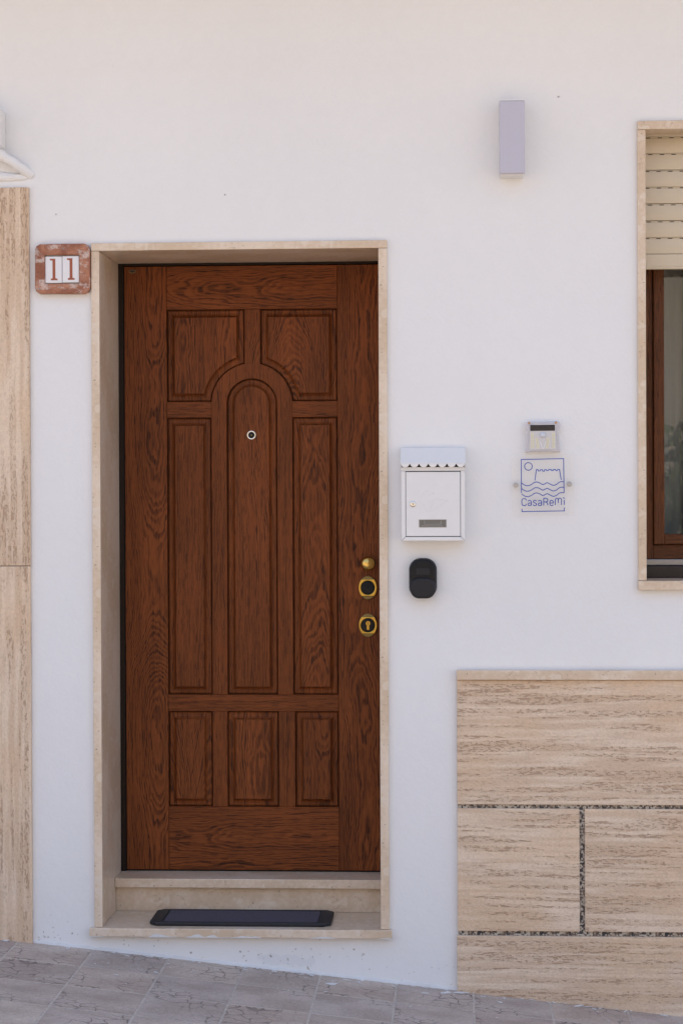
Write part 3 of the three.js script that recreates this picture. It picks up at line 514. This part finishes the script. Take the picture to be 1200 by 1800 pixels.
// ---------------------------------------------------------------- name plate
{
  const t = thing('name_plate', 'clear acrylic plate with blue line drawing of castle and waves reading CasaReMì', 'sign', [0.2826, 1.6215, 0]); t.rotation.z = 0.0135;
  const Q = ([u, v]) => { const a = u - 585, b = v - 1135, s = 0.0175; return [(a - s * b) * 0.0001972, -(b + s * a) * 0.0001983]; };
  part('acrylic_sheet', rb(-0.099, 0.1, -0.098, 0.0985, 0.0165, 0.0205, 0.0008), M.acrylic, t);
  const w = 0.0027, L = [], line = (pts, closed) => L.push(ribbon(pts.map(Q), w, closed)), seq = (pts, k = 6) => { const c = new THREE.CatmullRomCurve3(pts.map(([x, y]) => new THREE.Vector3(x, y, 0)), false, 'catmullrom', 0.5); return c.getPoints(pts.length * k).map((p) => [p.x, p.y]); };
  line([[250, 1278], [236, 1262], [233, 720], [918, 706], [926, 1258], [905, 1260]].slice(1, 5));
  L.push(ribbon(circle(...Q([349, 832]), 0.0122, 36), w, true));
  line([[455, 1058], [478, 884], [502, 884], [508, 905], [536, 905], [545, 884], [572, 884], [580, 908], [606, 908], [614, 884], [634, 884], [646, 899], [668, 899], [680, 882], [714, 882], [724, 899], [746, 899], [756, 882], [784, 882], [794, 899], [814, 899], [824, 881], [852, 881], [880, 1050]]);
  for (const [dy, l] of [[0, 0], [90, 0], [177, 4]]) line(seq([[240 + l * 0, 1100 + dy], [282, 1130 + dy], [340, 1144 + dy], [405, 1120 + dy], [440, 1094 + dy], [482, 1084 + dy], [530, 1098 + dy], [580, 1125 + dy], [615, 1113 + dy], [650, 1096 + dy], [690, 1112 + dy], [750, 1138 + dy], [805, 1122 + dy], [845, 1090 + dy], [885, 1078 + dy], [925, 1081 + dy]], 4));
  line([[245, 1515], [246, 1562], [931, 1550], [930, 1497]]);
  // lettering
  line(seq([[315, 1382], [306, 1360], [285, 1352], [266, 1354], [249, 1364], [243, 1385], [243, 1410], [244, 1437], [252, 1456], [270, 1466], [290, 1465], [307, 1457], [316, 1438]], 3));
  for (const o of [0, 166]) { line(seq([[343 + o, 1396], [353 + o, 1385], [370 + o, 1382], [388 + o, 1389], [395 + o, 1408], [396 + o, 1430], [396 + o, 1464]], 3)); line(seq([[395 + o, 1423], [365 + o, 1424], [347 + o, 1433], [342 + o, 1447], [350 + o, 1462], [368 + o, 1466], [385 + o, 1460], [395 + o, 1448]], 3)); }
  line(seq([[479, 1396], [468, 1384], [450, 1381], [433, 1388], [429, 1403], [440, 1416], [462, 1424], [478, 1435], [480, 1450], [468, 1463], [450, 1466], [434, 1460], [426, 1448]], 3));
  line([[597, 1464], [597, 1347]]); line(seq([[592, 1348], [620, 1347], [641, 1348], [657, 1358], [662, 1376], [656, 1395], [641, 1405], [620, 1406], [597, 1406]], 3)); line(seq([[628, 1406], [650, 1418], [660, 1438], [661, 1462]], 3));
  line(seq([[697, 1423], [720, 1423], [752, 1423]], 2)); line(seq([[752, 1427], [750, 1402], [738, 1386], [722, 1381], [705, 1388], [697, 1405], [697, 1438], [705, 1458], [722, 1465], [740, 1461], [751, 1450]], 3));
  line(seq([[783, 1457], [783, 1415], [783, 1376], [791, 1355], [808, 1346], [825, 1353], [833, 1372], [833, 1395], [833, 1422]], 3)); line(seq([[833, 1378], [841, 1353], [858, 1344], [876, 1351], [884, 1370], [884, 1410], [885, 1454]], 3));
  line([[928, 1374], [929, 1452]]); line([[908, 1335], [938, 1349]]);
  part('printed_lines', L.map((g) => g.translate(0, 0, 0.0208)), M.ink, t, 'dark blue line drawing and lettering');
  for (const [u, v] of [[147, 1132], [1012, 1118]]) { const [x, y] = Q([u, v]), o = part('standoff_screw', lathe([[0, 0.0255], [0.0068, 0.0255], [0.008, 0.0243], [0.008, 0.0208]], x, y, 0, 24), M.steel, t); part('spacer', lathe([[0.006, 0.0164], [0.006, 0.0003]], x, y, 0, 20), M.steel, o); }
}

// ---------------------------------------------------------------- wall lamp
{
  const t = thing('wall_lamp', 'upright lavender grey box lamp high on the white wall', 'wall lamp', [0.186, 2.727, 0]);
  part('back_box', rb(-0.038, 0.038, -0.1195, 0.1195, 0.0003, 0.068, 0.003, 2), M.whitePlastic, t);
  part('front_cover', rb(-0.0405, 0.0405, -0.1165, 0.1155, 0.03, 0.084, 0.005, 3), M.frost, t);
  part('top_rim', rb(-0.0395, 0.0395, 0.1157, 0.1205, 0.006, 0.08, 0.0018, 2), M.whitePlastic, t);
}

// ---------------------------------------------------------------- window, shutter, stone frame
{
  const s = thing('window_surround', 'cream limestone frame around the shuttered window', 'window frame');
  const st = (n, a, o1, o2, al) => part(n, uv(rb(...a, 0.0025, 2), 0.6, 0.6, o1, o2, al), M.lime, s);
  st('lintel', [0.5865, 1.8355, 2.757, 2.7845, -0.085, 0.0165], 0.15, 0.75, 'x');
  st('jamb', [0.586, 0.6125, 1.3145, 2.7565, -0.32, 0.0145], 0.8, 0.35);
  st('jamb', [1.8095, 1.836, 1.3145, 2.7565, -0.32, 0.0145], 0.3, 0.15);
  st('sill', [0.5845, 1.8375, 1.284, 1.314, -0.33, 0.024], 0.45, 0.6, 'x');
  const w = thing('window', 'brown wooden casement window under the half lowered roller shutter', 'window');
  const wd = (n, x0, x1, y0, y1, z0, z1, al, ou, p = w, m = M.winWood) => part(n, uv(rb(x0, x1, y0, y1, z0, z1, 0.003, 2), 0.5, 2, ou, ou * 0.7, al), m, p);
  wd('frame_post', 0.613, 0.656, 1.3765, 2.90, -0.27, -0.215, 'y', 0.1); wd('frame_post', 1.766, 1.809, 1.3765, 2.90, -0.27, -0.215, 'y', 0.4);
  wd('frame_rail', 0.6562, 1.7658, 1.3765, 1.424, -0.27, -0.217, 'x', 0.3); wd('frame_rail', 0.6562, 1.7658, 2.76, 2.90, -0.27, -0.217, 'x', 0.6);
  part('threshold', rb(0.6132, 1.8088, 1.3142, 1.354, -0.3, -0.19, 0.003), M.winDark, w, 'dark threshold bar');
  part('drip_bar', rb(0.6132, 1.8088, 1.3545, 1.3762, -0.3, -0.205, 0.004, 2), M.alu, w, 'grey metal drip bar');
  for (const [a, b] of [[0.657, 1.2105], [1.2115, 1.765]]) {
    const c = wd('sash', a, a + 0.0345, 1.425, 2.759, -0.255, -0.2, 'y', 0.2 + a);
    wd('sash_stile', b - 0.0345, b, 1.425, 2.759, -0.255, -0.2, 'y', a, c); wd('sash_rail', a + 0.0347, b - 0.0347, 1.4253, 1.459, -0.255, -0.201, 'x', b, c); wd('sash_rail', a + 0.0347, b - 0.0347, 2.725, 2.759, -0.255, -0.201, 'x', b, c);
    part('pane', bx(a + 0.033, b - 0.033, 1.4575, 2.727, -0.232, -0.228), M.glass, c);
  }
  const cu = thing('curtain', 'pale sheer curtain hanging behind the window glass', 'curtain'), P = [], n = 160, idx = [];
  for (let i = 0; i <= n; i++) { const x = 0.63 + 1.16 * i / n, z = -0.33 + 0.018 * Math.sin(x * 62 + 1.5 * Math.sin(x * 11)) + 0.008 * Math.sin(x * 151); P.push(x, 2.86, z, x, 1.0, z + 0.004 * Math.sin(x * 40)); }
  for (let i = 0; i < n; i++) idx.push(2 * i, 2 * i + 1, 2 * i + 2, 2 * i + 2, 2 * i + 1, 2 * i + 3);
  const cg = new THREE.BufferGeometry(); cg.setAttribute('position', new THREE.Float32BufferAttribute(P, 3)); cg.setIndex(idx); cg.computeVertexNormals(); part('cloth', cg, M.curtain, cu).position.z = -0.15;
  const t = thing('roller_shutter', 'cream slatted roller shutter pulled halfway down over the window', 'shutter');
  const tops = [2.862, 2.808, 2.754, 2.7, 2.645, 2.591, 2.536, 2.481, 2.427], H = 0.0545, x0 = 0.6135, x1 = 1.8085;
  // profile in (z, y): a gently bowed face, then the hooked lower lip that carries the light slots
  const prof = [[-0.112, 0], [-0.1035, 0.0005]]; for (let k = 0; k <= 8; k++) { const a = k / 8; prof.push([-0.1035 + 0.0042 * Math.sin(Math.PI * (0.12 + 0.8 * a)), 0.0005 + (H - 0.0075) * a]); } prof.push([-0.1065, H - 0.007], [-0.1065, H - 0.0008], [-0.112, H - 0.0008]);
  const slatG = ext(prof, -x1, -x0, 0); slatG.rotateY(-Math.PI / 2); slatG.scale(1, 1, 1);
  const bb = (slatG.computeBoundingBox(), slatG.boundingBox); slatG.translate(x0 - bb.min.x, 0, 0);
  const zc = [slatG.boundingBox.min.z, slatG.boundingBox.max.z];
  const g2 = toCreasedNormals(slatG, 0.4);
  const slotG = bx(0, 0.0145, H - 0.0052, H - 0.0028, -0.108, -0.1062);
  tops.forEach((y, i) => {
    const sl = part('slat', g2, M.shutter, t); sl.position.y = y - H;
    for (let k = 0; k < 31; k++) { const x = x0 + 0.006 + k * 0.0375 + hash(i, 3, 8) * 0.024; part('vent_slot', slotG, M.dark, sl).position.x = x; }
});
  part('bottom_bar', [rb(x0, x1, 2.3225, 2.3715, -0.115, -0.098, 0.003, 2), rb(x0, x1, 2.330, 2.334, -0.1, -0.0965, 0.001)], M.shutter, t);
}

// ---------------------------------------------------------------- across the street: what the glass and the brass mirror
{
  const t = thing('opposite_house', 'sunlit cream house across the street mirrored in the window glass', 'house'), yb = -1.4;
  const g = ext([[-9, yb], [9, yb], [9, 4.5], [-9, 4.5]], 10.6, 11, 0, [rect(-4.2, -3.1, 1.2, 2.6).reverse(), rect(-0.9, 0.1, -0.1, 2.2).reverse(), rect(3.2, 4.3, 0.8, 2.2).reverse()]);
  part('facade_wall', g, M.cream, t); part('roof_slab', bx(-9.1, 9.1, 4.501, 4.7, 10.5, 16), M.cream, t); part('back_wall', bx(-9, 9, yb, 4.5, 15.6, 15.9), M.cream, t);
  part('side_wall', bx(-9, -8.7, yb, 4.5, 11.001, 15.6), M.cream, t); part('side_wall', bx(8.7, 9, yb, 4.5, 11.001, 15.6), M.cream, t);
  for (const [x0, x1, y0, y1, n] of [[-4.2, -3.1, 1.2, 2.6, 'window'], [-0.9, 0.1, -0.1, 2.2, 'door'], [3.2, 4.3, 0.8, 2.2, 'window']]) part(n, rb(x0 + 0.002, x1 - 0.002, y0 + 0.002, y1 - 0.002, 10.7, 10.76, 0.005), n === 'door' ? M.winDark : M.dark, t);
  const gw = thing('garden_wall', 'low pale wall across the street in front of the shrub', 'wall', [0, 0, 0]);
  part('masonry', rb(1.15, 3.6, -1.0, 1.18, 9.25, 9.4, 0.01), M.plaster, gw); part('coping', rb(1.12, 3.63, 1.1805, 1.23, 9.22, 9.43, 0.008), M.grout, gw);
  const s = thing('potted_shrub', 'leafy green shrub in a clay pot across the street', 'plant', [2.0, gy(2.0) + 0.001, 9.9]), r = rng(12);
  part('pot', new THREE.LatheGeometry([[0, 0], [0.2, 0], [0.28, 0.42], [0.31, 0.43], [0.31, 0.47], [0.26, 0.47], [0.24, 0.4], [0, 0.4]].map((p) => new THREE.Vector2(...p)), 28), M.clay, s);
  part('stem', new THREE.CylinderGeometry(0.02, 0.03, 1.2, 8).translate(0, 1.0, 0), M.clay, s);
  const leaves = []; for (let i = 0; i < 900; i++) { const l = new THREE.PlaneGeometry(0.05, 0.11, 1, 2); l.rotateX(r() * 3); l.rotateY(r() * 6.28); l.rotateZ(r() * 3); const a = r() * 6.28, b = Math.acos(2 * r() - 1), k = 0.55 * Math.cbrt(r()) * (0.75 + 0.5 * vn(a * 2, b * 2, 3)); l.translate(k * Math.sin(b) * Math.cos(a), 1.75 + k * 1.2 * Math.cos(b), k * Math.sin(b) * Math.sin(a)); leaves.push(l); }
  part('crown', leaves, M.leaf, s);
}

renderer.render(scene, camera);
